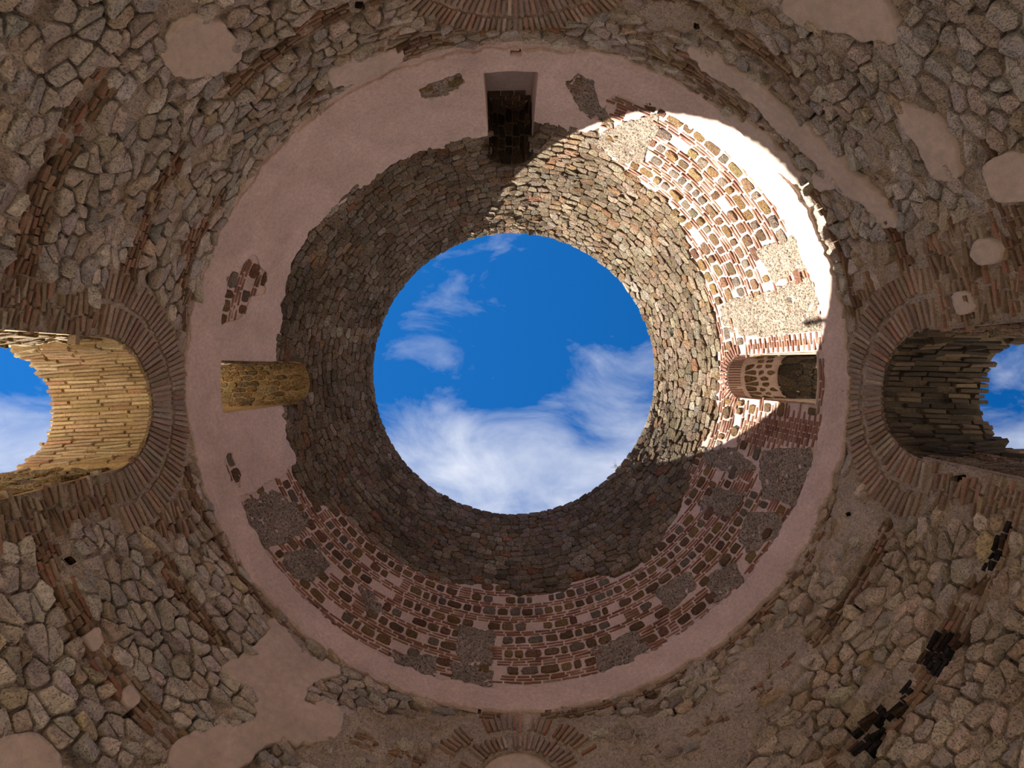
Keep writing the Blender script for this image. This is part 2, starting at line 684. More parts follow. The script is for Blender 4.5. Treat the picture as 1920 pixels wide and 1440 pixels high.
PL_HOLES = [  # windows of bare masonry in the plaster
    [(436, 503), (455, 490), (470, 478), (480, 480), (486, 500), (500, 510), (503, 520), (492, 550), (470, 556),
     (462, 575), (436, 600), (413, 606), (412, 590), (418, 560), (425, 520)],
    [(785, 165), (800, 150), (860, 138), (870, 148), (850, 170), (790, 182)],
    [(1060, 148), (1085, 135), (1112, 150), (1125, 195), (1150, 240), (1095, 210), (1068, 170)],
    [(420, 858), (430, 850), (448, 895), (445, 912), (430, 905)],
]
BEIGE = [
    [(300, 72), (318, 48), (345, 30), (400, 26), (440, 58), (456, 95), (430, 124), (365, 151), (308, 130)],
    [(610, 135), (660, 105), (760, 88), (735, 118), (700, 142), (622, 166)],
    [(1282, 85), (1345, 98), (1440, 165), (1520, 240), (1605, 322), (1692, 402), (1690, 428), (1650, 418), (1560, 335),
     (1480, 255), (1400, 178), (1330, 135)],
    [(1448, -30), (1640, -30), (1690, 35), (1695, 72), (1640, 82), (1560, 52), (1480, 42)],
    [(1668, 182), (1730, 192), (1795, 265), (1812, 332), (1772, 347), (1716, 262)],
    [(1848, 305), (1925, 270), (1960, 380), (1862, 378)],
    [(1340, 196), (1420, 232), (1490, 300), (1510, 352), (1450, 310), (1395, 250)],
    [(1530, 318), (1560, 330), (1570, 352), (1545, 362), (1530, 345)],
    [(488, 1150), (528, 1168), (560, 1226), (632, 1250), (640, 1268), (572, 1288), (566, 1330), (610, 1310), (645, 1340),
     (642, 1382), (588, 1404), (500, 1392), (430, 1470), (290, 1470), (330, 1384), (420, 1362), (482, 1352), (470, 1300),
     (418, 1272), (408, 1250), (500, 1202)],
    [(-30, 1385), (60, 1376), (115, 1420), (100, 1480), (-30, 1480)],
    [(150, 1190), (185, 1172), (192, 1210), (168, 1228)],
    [(210, 1300), (245, 1285), (260, 1315), (236, 1336)],
    [(1825, 455), (1880, 448), (1890, 490), (1835, 498)],
    [(1790, 550), (1825, 545), (1830, 585), (1796, 590)],
]
FLUSH = [  # bare lime-flushed wall without standing stones
    [(640, 1340), (1290, 1340), (1420, 1190), (1500, 1150), (1530, 1230), (1420, 1380), (1380, 1500), (640, 1500), (560, 1420)],
    [(1110, 0), (1290, 0), (1330, 60), (1240, 60), (1140, 40)],
    [(1590, 830), (1660, 880), (1660, 1000), (1570, 1100), (1540, 1060)],
]
DRUM_BRICK = [
    [(1690, 440), (1930, 395), (1930, 622), (1700, 612), (1590, 600), (1600, 560), (1660, 480)],
    [(-20, 575), (240, 520), (235, 652), (-20, 645)],
    [(250, 930), (345, 905), (370, 1000), (300, 1010)],
    [(1690, 880), (1930, 890), (1930, 960), (1720, 960)],
    [(340, 430), (385, 420), (372, 520), (355, 640), (335, 560)],
    [(1210, 60), (1330, 110), (1440, 215), (1430, 235), (1330, 190), (1210, 120)],
    [(690, 70), (860, 50), (880, 85), (700, 120)],
]
CHAR = [[(1700, 1195), (1790, 1175), (1805, 1235), (1735, 1282)], [(1630, 1285), (1715, 1268), (1705, 1345), (1625, 1345)],
        [(1600, 1350), (1650, 1335), (1680, 1400), (1605, 1415)], [(1840, 1050), (1890, 960), (1910, 980), (1860, 1100)]]
# brickwork beside the window on the photo's right
JAMB_BRICK = [[(1395, 665), (1410, 642), (1450, 628), (1545, 620), (1545, 668)],
              [(1395, 782), (1545, 776), (1545, 832), (1470, 838), (1395, 835)]]
RING_C = (970.0, 712.0)
RING_IN, RING_OUT = 574.0, 623.0


def ring_sd(x, y):
    r = np.hypot(x - RING_C[0], y - RING_C[1])
    ang = np.arctan2(-(y - RING_C[1]), x - RING_C[0])
    rin = RING_IN + 6 * np.sin(3 * ang + 1) + np.where((ang > 0.1) & (ang < 1.25), 8 * np.sin((ang - .1) / 1.15 * pi), 0)
    return np.minimum(RING_OUT + 14 * np.clip(np.sin(ang - 0.1), 0, 1) * (ang < 1.4) - r, r - rin)


def plaster_sd(x, y):
    f = np.maximum(sdf_poly(x, y, PL_POLY), ring_sd(x, y))
    for p in PL_HOLES:
        f = np.minimum(f, -sdf_poly(x, y, p))
    f = np.minimum(f, -3 * sdf_poly(x, y, HOLES[0]))
    return f


def plaster_at(x, y):
    """True where the pink coat covers the wall"""
    if any(inpoly(x, y, p) for p in PL_HOLES):
        return False
    dx, dy = x - RING_C[0], RING_C[1] - y
    r = hypot(dx, dy)
    if RING_IN - 20 < r < RING_OUT + 20 and float(ring_sd(x, y)) > 0:
        return True
    return inpoly(x, y, PL_POLY)


# ------------------------------------------------------------------ the shell
SIDES = [('wall_right', -45, 45), ('wall_front', 45, 135), ('wall_left', 135, 225), ('wall_back', 225, 315)]
SIDE_TXT = {'wall_right': 'rough stone drum wall under the window whose arch is brick on the photo\'s right',
            'wall_front': 'rough stone drum wall with the dark brick arch at the photo\'s top edge',
            'wall_left': 'rough stone drum wall with the sunlit ochre brick opening',
            'wall_back': 'lime-flushed drum wall with the small blocked brick arch at the photo\'s bottom edge'}


def side_of(a):
    d = (math.degrees(a) + 45) % 360
    return SIDES[int(d // 90)][0]


def hole_field(AA, HH, wins, F, grow=0.0):
    for w in wins:
        F = np.minimum(F, w.sd(AA, HH, grow))
    return F


def build_shell():
    # dome
    na, nh = 760, 150
    A = np.linspace(0, 2 * pi, na + 1)
    H = np.linspace(HS, HT - 0.02, nh)
    AA, HH = np.meshgrid(A, H)
    F = hole_field(AA, HH, WINS, np.full(AA.shape, 1.0))
    X, Y, Z = surf(AA, HH)
    x, y = project(X, Y, Z)
    F = np.minimum(F, -sdf_poly(x, y, HOLES[0]) * 0.01)
    D = 0.022 * vnoise(X, Y, Z, 2.3) + 0.018 * vnoise(X, Y, Z, 7.0, 3.1)
    fa = sdf_poly(x, y, A_POLY)
    D = np.where(fa > 0, D - 0.015, D * 0.5)
    a, h, d, f = field_mesh(A, H, F, D, None)
    fx, fy = project(*surf(a, h))
    va = sdf_poly(fx, fy, A_POLY) > 0
    mi = [0 if va[g[0]] else 1 for g in f]
    me = mesh('ceiling', world(*surf(a, h, d)), f, [M['mortar_dome'], M['mortar_pink']], mi, smooth=True)
    OWNER['ceiling'] = link('ceiling', me, None, 'structure', 'domed stone ceiling with a round open oculus showing blue sky', 'ceiling')
    # drum
    for nm, d0, d1 in SIDES:
        A = np.linspace(radians(d0), radians(d1), 221)
        H = np.concatenate([np.linspace(-EYE, 3.2, 40), np.linspace(3.25, HS, 130)])
        AA, HH = np.meshgrid(A, H)
        F = hole_field(AA, HH, BIGS + DAYLIGHT_DOORS, np.full(AA.shape, 1.0))
        X, Y, Z = surf(AA, HH)
        x, y = project(X, Y, Z)
        up = HH > 3.5
        for hp in HOLES:
            F = np.where(up, np.minimum(F, -sdf_poly(x, y, hp) * 0.01), F)
        fl = np.full(AA.shape, -1.0)
        for p in FLUSH:
            fl = np.maximum(fl, sdf_poly(x, y, p))
        pit = np.clip(vnoise(X, Y, Z, 3.6, 7.7) + 0.5 * vnoise(X, Y, Z, 8.0, 2.7) - 0.18, 0, 1)
        D = 0.03 * vnoise(X, Y, Z, 2.1) + 0.02 * vnoise(X, Y, Z, 6.0, 3.1) + 0.02 * vnoise(X, Y, Z, 14.0, 1.1)
        D = D + np.where(fl > 0, 0.02, 0.0) - 0.32 * np.clip(pit, 0, .45) * np.where(fl > 0, 0.25, 1.0)
        D = D - np.where(fl > 0, 0, 0.06 * np.clip(0.5 + 2.2 * vnoise(X, Y, Z, 1.4, 6.6), 0, 1))
        for w in BIGS:
            D = np.where(w.sd(AA, HH, 1.0) < 0, -0.028 + 0.014 * vnoise(X, Y, Z, 9.0, 1.0), D)
        D = D * np.clip((HS - HH) / 0.12, 0, 1)
        a, h, d, f = field_mesh(A, H, F, D, None)
        me = mesh(nm, world(*surf(a, h, d)), f, M['mortar_drum'], smooth=True)
        OWNER[nm] = link(nm, me, None, 'structure', SIDE_TXT[nm], 'wall')
    # sockets behind the holes; the dark mortar paints in the shade inside them
    for hp in HOLES:
        cx, cy = centroid(hp)
        ac, hc = at(cx, cy)
        pts = [at(cx + (p[0] - cx) * 1.25, cy + (p[1] - cy) * 1.25) for p in hp]
        n = len(pts)
        V = [world(*surf(a, h, dd)) for dd in (-0.02, -0.5) for a, h in pts]
        f = [[k, (k + 1) % n, n + (k + 1) % n, n + k] for k in range(n)] + [list(range(n, 2 * n))]
        link('putlog_hole', mesh('putlog_hole', V, f, M['mortar_dome']), OWNER[side_of(ac)])
    # outer skin, wall top, floor, unseen ground outside added to bounce sunlight in
    for nm, h0, h1, ro, wins in (('wall_outer', -EYE, HS, R_OUT, BIGS + DAYLIGHT_DOORS), ('wall_outer_upper', HS, HT, R_OUT_DOME, WINS)):
        A = np.linspace(0, 2 * pi, 361)
        H = np.linspace(h0, h1, 90)
        AA, HH = np.meshgrid(A, H)
        F = np.full(AA.shape, 1.0)
        for w in wins:
            if w in (WIN_T, BIG_T, BIG_B):
                continue
            da = (AA - w.a0 + pi) % (2 * pi) - pi
            u = np.where(np.abs(da) < 1.2, ro * np.sin(np.clip(da, -1.2, 1.2)), 9.0)
            hh = HH + w.drop
            F = np.minimum(F, np.where(hh > w.spring, np.hypot(u, hh - w.spring) - w.w, np.maximum(np.abs(u) - w.w, w.sill - w.drop - HH)))
        a, h, d, f = field_mesh(A, H, F, np.zeros(AA.shape), None)
        me = mesh(nm, world(ro * np.cos(a), ro * np.sin(a), h), f, M['mortar_drum'], smooth=True)
        link(nm, me, OWNER['ceiling'] if 'upper' in nm else None, 'structure',
             None if 'upper' in nm else 'outer face of the round stone building', None if 'upper' in nm else 'wall')
    n = 240
    V, f = [], []
    rings = [(RT - 0.05, HT - 0.35), (RT, HT + 0.0), (RT + 0.35, HT + 0.10), (6.2, HT + 0.05), (R_OUT_DOME, HT - 0.1), (R_OUT_DOME, HT - .4)]
    rings[0] = (float(Rr(HT - .3)) + 0.03, HT - 0.3)
    for k, (r, h) in enumerate(rings):
        for i in range(n):
            a = 2 * pi * i / n
            j = mn.noise((cos(a) * 9, sin(a) * 9, k * 3.3)) * (0.07 if 0 < k < 4 else 0)
            V.append(world((r + 0.4 * j) * cos(a), (r + 0.4 * j) * sin(a), h + j))
    for k in range(len(rings) - 1):
        for i in range(n):
            l = (i + 1) % n
            f.append([k * n + i, k * n + l, (k + 1) * n + l, (k + 1) * n + i])
    link('wall_top', mesh('wall_top', V, f, M['mortar_dome']), OWNER['ceiling'])
    # underside of the step between drum and dome haunch, outside
    V = [world(r * cos(2 * pi * i / n), r * sin(2 * pi * i / n), HS) for r in (R_OUT - .02, R_OUT_DOME) for i in range(n)]
    f = [[i, (i + 1) % n, n + (i + 1) % n, n + i] for i in range(n)]
    link('outer_ledge', mesh('outer_ledge', V, f, M['mortar_drum']), OWNER['ceiling'])

    V = [world(0, 0, -EYE)] + [world((R_OUT) * cos(2 * pi * i / 96), R_OUT * sin(2 * pi * i / 96), -EYE) for i in range(96)]
    f = [[0, 1 + (i + 1) % 96, 1 + i] for i in range(96)]
    link('floor', mesh('floor', V, f, M['ground']), None, 'structure', 'pale stone floor of the round hall', 'floor')
    V = []
    for r, h in ((R_OUT, -EYE), (80, -EYE), (80, -EYE - .5), (R_OUT, -EYE - .5)):
        V += [world(r * cos(2 * pi * i / 96), r * sin(2 * pi * i / 96), h) for i in range(96)]
    f = []
    for k in range(4):
        for i in range(96):
            f.append([k * 96 + i, k * 96 + (i + 1) % 96, ((k + 1) % 4) * 96 + (i + 1) % 96, ((k + 1) % 4) * 96 + i])
    link('ground', mesh('ground', V, f, M['ground']), None, 'structure', 'unseen pale stone paving round the building, added to bounce sunlight in', 'ground')


build_shell()


# ------------------------------------------------------------------ plaster coats
def coat(name, owner, A, H, fn, thick, mat, amp=0.006, rag=7.0, wins=()):
    AA, HH = np.meshgrid(A, H)
    X, Y, Z = surf(AA, HH)
    x, y = project(X, Y, Z)
    F = fn(x, y)
    near = np.abs(F) < 60
    nz = np.zeros(F.shape)
    nz[near] = rag * vnoise(X[near], Y[near], Z[near], 3.2, 5.0) + 0.6 * rag * vnoise(X[near], Y[near], Z[near], 9.0, 8.0)
    F = F + nz
    for w in wins:
        F = np.minimum(F, w.sd(AA, HH, 0.0) * 60)
    if not (F > 0).any():
        return None
    D = thick + amp * vnoise(X, Y, Z, 3.0, 9.0) * 2 + amp * vnoise(X, Y, Z, 11.0, 4.0)
    a, h, d, f = field_mesh(A, H, F, D, -0.05)
    return link(name, mesh(name, world(*surf(a, h, d)), f, mat, smooth=True), OWNER[owner])


coat('plaster_coat', 'ceiling', np.linspace(0, 2 * pi, 901), np.linspace(HS - 0.25, 13.0, 126), plaster_sd, 0.032, M['plaster_pink'], 0.008, 6.0, WINS)
BEIGE = [chaikin(chaikin(p)) for p in BEIGE]
for p in BEIGE:
    q = [at(*pt) for pt in p]
    aa = np.unwrap([v[0] for v in q]); hh = [v[1] for v in q]
    ac = float(np.mean(aa))
    na = max(8, int((aa.max() - aa.min() + .1) * 6 / 0.04)); nh = max(8, int((max(hh) - min(hh) + .3) / 0.04))
    coat('plaster_patch', side_of(ac), np.linspace(aa.min() - .05, aa.max() + .05, na), np.linspace(max(3.3, min(hh) - .15), min(HS, max(hh) + .15), nh),
         lambda x, y, p=p: sdf_poly(x, y, p), 0.05, M['plaster_beige'], 0.01, 10.0, BIGS)


def beige_at(x, y):
    return any(inpoly(x, y, p) for p in BEIGE)


# bare concrete core showing between the courses of the dome
def conc_sd(x, y):
    return np.minimum(-sdf_poly(x, y, A_POLY) + 3, -plaster_sd(x, y) + 3)


CONC = [
    [(1125, 245), (1240, 205), (1235, 240), (1205, 300), (1165, 305), (1120, 275)],
    [(1370, 560), (1440, 545), (1500, 520), (1560, 520), (1560, 640), (1410, 632), (1362, 620), (1347, 580)],
    [(1420, 470), (1490, 440), (1520, 500), (1450, 530)],
    [(1310, 838), (1380, 840), (1420, 880), (1380, 892), (1330, 872)],
    [(1430, 845), (1520, 838), (1532, 870), (1492, 950), (1432, 932), (1422, 885)],
    [(1330, 910), (1400, 922), (1372, 970), (1312, 960)],
    [(1400, 958), (1470, 962), (1460, 1010), (1402, 1036), (1386, 1010)],
    [(1318, 1082), (1380, 1052), (1400, 1092), (1340, 1132)],
    [(458, 942), (510, 917), (560, 950), (582, 985), (532, 1020), (490, 1032), (464, 990)],
    [(530, 1037), (590, 1022), (620, 1060), (582, 1092), (546, 1086)],
    [(862, 1172), (930, 1186), (920, 1250), (872, 1258), (856, 1220)],
    [(730, 1226), (820, 1232), (820, 1275), (742, 1252)],
    [(845, 1242), (925, 1260), (925, 1290), (850, 1284)],
    [(670, 1100), (702, 1112), (720, 1152), (690, 1150)],
    [(1110, 1216), (1190, 1182), (1230, 1230), (1130, 1276)],
    [(1230, 1110), (1290, 1070), (1310, 1100), (1250, 1150)],
]


def conc_noise(a, h):
    x, y = pix(a, h)
    return 0.3 if any(inpoly(x, y, p) for p in CONC) else 0.0


def build_concrete():
    A = np.linspace(0, 2 * pi, 901); H = np.linspace(9.1, 13.2, 105)
    AA, HH = np.meshgrid(A, H)
    X, Y, Z = surf(AA, HH)
    x, y = project(X, Y, Z)
    c = conc_sd(x, y)
    F = np.full(c.shape, -1.0)
    m = c > -20
    g = np.full(c.shape, -90.0)
    for p in CONC:
        g = np.maximum(g, sdf_poly(x, y, p))
    for p in PL_HOLES[1:3]:
        g = np.maximum(g, sdf_poly(x, y, p) + 4)
    k = m & (g > -30)
    g[k] += 7 * vnoise(X[k], Y[k], Z[k], 3.5, 3.0) + 4 * vnoise(X[k], Y[k], Z[k], 9.0, 5.0)
    F[m] = np.minimum(c[m] / 40, g[m] / 40)
    for p in JAMB_BRICK:
        F = np.minimum(F, -sdf_poly(x, y, p) / 40)
    F = hole_field(AA, HH, WINS, F, 0.3)
    D = np.zeros(F.shape)
    D[k] = 0.02 + 0.02 * vnoise(X[k], Y[k], Z[k], 5.0, 2.0) + 0.03 * vnoise(X[k], Y[k], Z[k], 12.0, 6.0)
    a, h, d, f = field_mesh(A, H, F, D, -0.05)
    link('bare_concrete', mesh('bare_concrete', world(*surf(a, h, d)), f, M['concrete'], smooth=True), OWNER['ceiling'])


build_concrete()

# ------------------------------------------------------------------ masonry of the dome
COURSE_COL = [(5, (0.37, 0.29, 0.21)), (4, (0.31, 0.235, 0.165)), (3, (0.43, 0.35, 0.265)), (1.2, (0.36, 0.235, 0.145)),
              (0.8, (0.36, 0.31, 0.26)), (0.2, (0.58, 0.50, 0.40)), (0.2, (0.40, 0.21, 0.13))]
TUFA_COL = [(3, (0.29, 0.18, 0.085)), (3, (0.24, 0.155, 0.095)), (2, (0.27, 0.22, 0.175)), (1, (0.31, 0.215, 0.11)), (1, (0.25, 0.135, 0.09))]
BRICK_COL = [(4, (0.30, 0.16, 0.12)), (3, (0.34, 0.19, 0.14)), (2, (0.26, 0.135, 0.10)), (1, (0.37, 0.245, 0.175))]
BROWN_BRICK = [(4, (0.38, 0.28, 0.21)), (3, (0.33, 0.23, 0.165)), (2, (0.40, 0.25, 0.18)), (2, (0.46, 0.37, 0.29))]
RUBBLE_COL = [(5, (0.63, 0.545, 0.485)), (4, (0.58, 0.485, 0.415)), (3, (0.68, 0.605, 0.55)), (2, (0.55, 0.505, 0.48)), (1.2, (0.60, 0.485, 0.36)),
              (0.5, (0.46, 0.42, 0.395))]


def win_near(a, h, wins, grow):
    for w in wins:
        da = (a - w.a0 + pi) % (2 * pi) - pi
        if abs(da) > 1.2:
            continue
        u = R1(h) * sin(da)
        g = w.w + grow
        if (h > w.spring and hypot(u, h - w.spring) < g) or (w.sill - grow < h <= w.spring and abs(u) < g):
            return True
    return False


def dome_courses():
    rows = []
    h = 10.4
    while h < HT - 0.05:
        t = 0.235 - 0.06 * (h - 10.4) / (HT - 10.4)
        t *= rng.uniform(0.75, 1.2)
        rows.append((h, min(HT + 0.02, h + t)))
        h += t
    RREF = 5.3
    mp = map_wall(RREF)

    def keep(u, v):
        a = u / RREF
        if win_near(a, v, WINS, 0.06):
            return False
        x, y = pix(a, v)
        if inpoly(x, y, A_POLY):
            return True
        return False

    for cu, cv, P in cells(0, 2 * pi * RREF, rows, 0.31, 0.16, 0.10, rng, True, 0.007, 0.5, keep, 10.0, HT + 0.03):
        a = cu / RREF
        Q = chaikin(P, 0.17)
        big = n1(a, cv, 0.8, 4.0)
        proud = max(0.01, 0.026 + rng.uniform(-0.018, 0.02))
        V, f = stone(Q, mp, proud, rng, 0.55, -0.05, 0.84, 0.3)
        c = jitcol(pick(rng, COURSE_COL), rng, 0.24, 0.05)
        k = 1 + 0.35 * big
        add_piece('ceiling', 'stone', V, f, tuple(v * k for v in c), 'course', pxsize(V))


def opus():
    """banded brick and block work between the courses and the plaster ring"""
    RREF = 5.9
    mp = map_wall(RREF)
    rows = []
    h = 9.22
    for k in range(3):
        rows.append(('b', h, h + 0.085)); h += 0.085
    i = 0
    while h < 12.9:
        rows.append(('s', h, h + 0.27)); h += 0.27
        for k in range(3 if i % 3 == 0 else 2):
            rows.append(('b', h, h + 0.085)); h += 0.085
        i += 1

    def ok(a, v):
        if win_near(a, v, WINS, 0.10):
            return False
        x, y = pix(a, v)
        if x < -50:
            return False
        if inpoly(x, y, A_POLY):
            return False
        return not plaster_at(x, y)

    def jamb(a, v):
        x, y = pix(a, v)
        return any(inpoly(x, y, p) for p in JAMB_BRICK)

    for t, lo, hi in rows:
        u = rng.uniform(0, .3)
        end = 2 * pi * RREF
        while u < end:
            w = rng.uniform(0.27, 0.42) if t == 'b' else rng.uniform(0.18, 0.42)
            cu, cv = u + w / 2, (lo + hi) / 2
            u += w
            a = cu / RREF
            if not ok(a, cv):
                continue
            cn = conc_noise(a, cv)
            if jamb(a, cv):
                continue
            if cn > 0.12 and rng.random() < 0.86:
                continue
            if t == 'b':
                wob = 0.008 * mn.noise((cu * 1.3, hi * 9, 0))
                g = 0.019
                P = [(cu - w / 2 + g, lo + g + wob), (cu + w / 2 - g, lo + g + wob), (cu + w / 2 - g, hi - g + wob), (cu - w / 2 + g, hi - g + wob)]
                V, f = stone(P, mp, rng.uniform(0.006, 0.02), rng, 0.2, -0.05, 0.94, 0.1, False)
                add_piece('ceiling', 'brick', V, f, jitcol(pick(rng, BRICK_COL), rng, 0.2), 'brick', pxsize(V))
            else:
                hh = (hi - lo)
                if rng.random() < 0.06:
                    # a stack of three small bricks between the blocks
                    for q in range(3):
                        y0 = lo + hh * (q + 0.16) / 3; y1 = lo + hh * (q + 0.78) / 3
                        P = [(cu - w * .42, y0), (cu + w * .42, y0), (cu + w * .42, y1), (cu - w * .42, y1)]
                        V, f = stone(P, mp, rng.uniform(0.006, 0.02), rng, 0.2, -0.05, 0.94, 0.1, False)
                        add_piece('ceiling', 'brick', V, f, jitcol(pick(rng, BRICK_COL), rng, 0.2), 'brick', pxsize(V))
                    continue
                if rng.random() < 0.10:
                    continue
                n = 7
                P = []
                for q in range(n * 2):
                    an = 2 * pi * q / (n * 2)
                    e = 0.5
                    sx = math.copysign(abs(cos(an)) ** e, cos(an)); sy = math.copysign(abs(sin(an)) ** e, sin(an))
                    k = rng.uniform(0.86, 1.04)
                    P.append((cu + sx * k * (w / 2 - 0.018), cv + sy * k * (hh / 2 - 0.018)))
                V, f = stone(P, mp, rng.uniform(0.012, 0.04), rng, 0.4, -0.05, 0.8, 0.25)
                add_piece('ceiling', 'block', V, f, jitcol(pick(rng, TUFA_COL), rng, 0.25), 'tufa', pxsize(V))
    # masonry showing through the missing plaster: thin brick rows and blocks
    # coursed brick beside the right-hand window
    h = 9.2
    k = 0
    while h < 12.6:
        u = 0.15 * (k % 2)
        for s in (-1, 1):
            u = 0.55 + 0.13 * (k % 2) * 0.9
            while u < 1.7:
                w = 0.27
                cu = s * (u + w / 2)
                a = WIN_R.a0 + cu / RREF
                x, y = pix(a, h + 0.04)
                if any(inpoly(x, y, p) for p in JAMB_BRICK):
                    g = 0.013
                    c0 = (WIN_R.a0) * RREF + cu
                    P = [(c0 - w / 2 + g, h + g), (c0 + w / 2 - g, h + g), (c0 + w / 2 - g, h + 0.082 - g), (c0 - w / 2 + g, h + 0.082 - g)]
                    V, f = stone(P, mp, rng.uniform(0.008, 0.02), rng, 0.2, -0.05, 0.94, 0.1, False)
                    add_piece('ceiling', 'brick', V, f, jitcol(pick(rng, BRICK_COL), rng, 0.15), 'brick', pxsize(V))
                u += w
        h += 0.082
        k += 1


# ------------------------------------------------------------------ masonry of the drum
BANDS = [(5.50, 5.84), (7.02, 7.30), (8.22, 8.42)]


def in_band(h):
    return any(a <= h <= b for a, b in BANDS)


def band_on(a, h):
    return n1(a, h, 0.55, 11.0) > -0.16


def drum():
    RREF = 6.0
    mp = map_wall(RREF)
    rows = []
    h = 3.7
    edges = [3.7, 5.50, 5.84, 7.02, 7.30, 8.22, 8.42, HS]
    for e0, e1 in zip(edges[:-1], edges[1:]):
        n = max(1, round((e1 - e0) / 0.15))
        ws = [rng.uniform(0.75, 1.3) for _ in range(n)]
        s = sum(ws)
        h = e0
        for w in ws:
            rows.append((h, h + w / s * (e1 - e0)))
            h += w / s * (e1 - e0)

    def zone(a, v):
        if win_near(a, v, [BIG_L, BIG_R], 0.95) and v > BIG_L.spring - 0.1:
            return None
        if win_near(a, v, [BIG_L, BIG_R], 0.55) and not win_near(a, v, BIGS, 0.05):
            return 'brick'
        if win_near(a, v, [BIG_T], 0.72) or win_near(a, v, [BIG_B], 0.85):
            return None
        if win_near(a, v, BIGS, 0.12):
            return None
        x, y = (float(q) for q in pix(a, v))
        if any(inpoly(x, y, p) for p in BEIGE) or plaster_at(x, y):
            return None
        if any(hypot(x - centroid(hp)[0], y - centroid(hp)[1]) < 24 for hp in HOLES):
            return None
        if in_band(v) and (band_on(a, v) or any(inpoly(x, y, p) for p in CHAR)):
            return 'band'
        if any(inpoly(x, y, p) for p in DRUM_BRICK):
            return 'brick' if n1(a, v, 1.3, 2.0) > -0.22 else 'rubble'
        if any(inpoly(x, y, p) for p in FLUSH):
            return 'flush'
        return 'rubble'

    def keep(u, v):
        z = zone(u / RREF, v)
        if z == 'flush':
            return rng.random() < 0.34
        return z == 'rubble'

    for cu, cv, P in cells(0, 2 * pi * RREF, rows, 0.31, 0.28, 0.32, rng, True, 0.018, 0.75, keep, 3.6, HS + 0.02):
        a = cu / RREF
        if rng.random() < 0.07:
            continue
        x, y = pix(a, cv)
        if sum(plaster_at(*pix(p[0] / RREF, p[1])) for p in P) > 0.3 * len(P):
            continue
        Q = chaikin(P, 0.16)
        lowright = (x > 1350 and y > 900)
        proud = rng.uniform(0.02, 0.065)
        V, f = stone(Q, mp, proud, rng, 0.6, -0.10, rng.uniform(0.78, 0.90), 0.25)
        c = jitcol(pick(rng, RUBBLE_COL), rng, 0.2, 0.04)
        if lowright:
            c = tuple(p * q for p, q in zip(c, (1.0, 0.95, 0.86)))
        add_piece(side_of(a), 'stone', V, f, c, 'rubble', pxsize(V))

    # brick: levelling bands of ragged tile and patches of thin brick
    h = 3.9
    while h < HS - 0.06:
        band = in_band(h + 0.03)
        t = 0.066 if band else 0.085
        u = rng.uniform(0, .3)
        while u < 2 * pi * RREF:
            w = rng.uniform(0.10, 0.30) if band else rng.uniform(0.18, 0.40)
            cu = u + w / 2
            u += w
            a = cu / RREF
            z = zone(a, h + t / 2)
            if z not in ('band', 'brick'):
                continue
            if rng.random() < (0.16 if z == 'band' else 0.06):
                continue
            x, y = pix(a, h)
            g = 0.010 if z == 'band' else 0.018
            j = lambda: rng.uniform(-0.007, 0.007)
            P = [(cu - w / 2 + g, h + g + j()), (cu + w / 2 - g, h + g + j()), (cu + w / 2 - g, h + t - g + j()), (cu - w / 2 + g, h + t - g + j())]
            pr = rng.uniform(-0.02, 0.03) if z == 'band' else rng.uniform(0.01, 0.025)
            V, f = stone(P, mp, max(0.006, pr), rng, 0.5, -0.09, 0.9, 0.2, False)
            ch = any(inpoly(x, y, p) for p in CHAR)
            if ch:
                c, mt = jitcol(pick(rng, [(3, (0.05, 0.042, 0.038)), (1, (0.14, 0.09, 0.06))]), rng, 0.3), 'char'
            elif z == 'band':
                c, mt = jitcol(pick(rng, [(3, (0.30, 0.19, 0.125)), (3, (0.24, 0.155, 0.105)), (2, (0.36, 0.26, 0.18)), (1, (0.34, 0.18, 0.125))]), rng, 0.25), 'brick'
            else:
                c, mt = jitcol(pick(rng, BROWN_BRICK), rng, 0.2), 'brick'
            add_piece(side_of(a), 'brick', V, f, c, mt, pxsize(V))
        h += t


# ------------------------------------------------------------------ windows and arches
def reveal(w, mats, sillmat=None, seg=10):
    """jambs, arch soffit and sill of an opening, one mesh; material by zone"""
    out = []
    for k in range(7):
        out.append((-w.w, w.sill + (w.spring - w.sill) * k / 6, 0))
    for k in range(1, 40):
        an = pi * k / 40
        out.append((-w.w * cos(an), w.spring + w.w * sin(an), 1))
    for k in range(7):
        out.append((w.w, w.spring + (w.sill - w.spring) * k / 6, 2))
    for k in range(1, 6):
        out.append((w.w - 2 * w.w * k / 6, w.sill, 3))
    n = len(out)
    V, f, mi = [], [], []
    for s in range(seg + 1):
        for (u, h, z) in out:
            rin = sqrt(float(Rr(h)) ** 2 - u * u) - 0.01
            ro = sqrt(w.r_out ** 2 - u * u) + 0.01
            rho = rin + (ro - rin) * s / seg
            frac = min(1, max(0, (rho - R0 + .4) / (w.r_out - R0 + .4)))
            hh = h - (w.drop * frac)
            j = 0.02 * mn.noise((u * 5, rho * 5, hh * 5)) if 0 < s < seg else 0
            V.append(w.p(u * (1 + j), rho, hh + j))
    for s in range(seg):
        for k in range(n):
            l = (k + 1) % n
            f.append([s * n + k, s * n + l, (s + 1) * n + l, (s + 1) * n + k])
            mi.append(out[k][2] if out[k][2] == out[l][2] else out[l][2] if out[k][2] == 3 else out[k][2])
    return mesh(w.name, V, f, mats, mi, smooth=False)


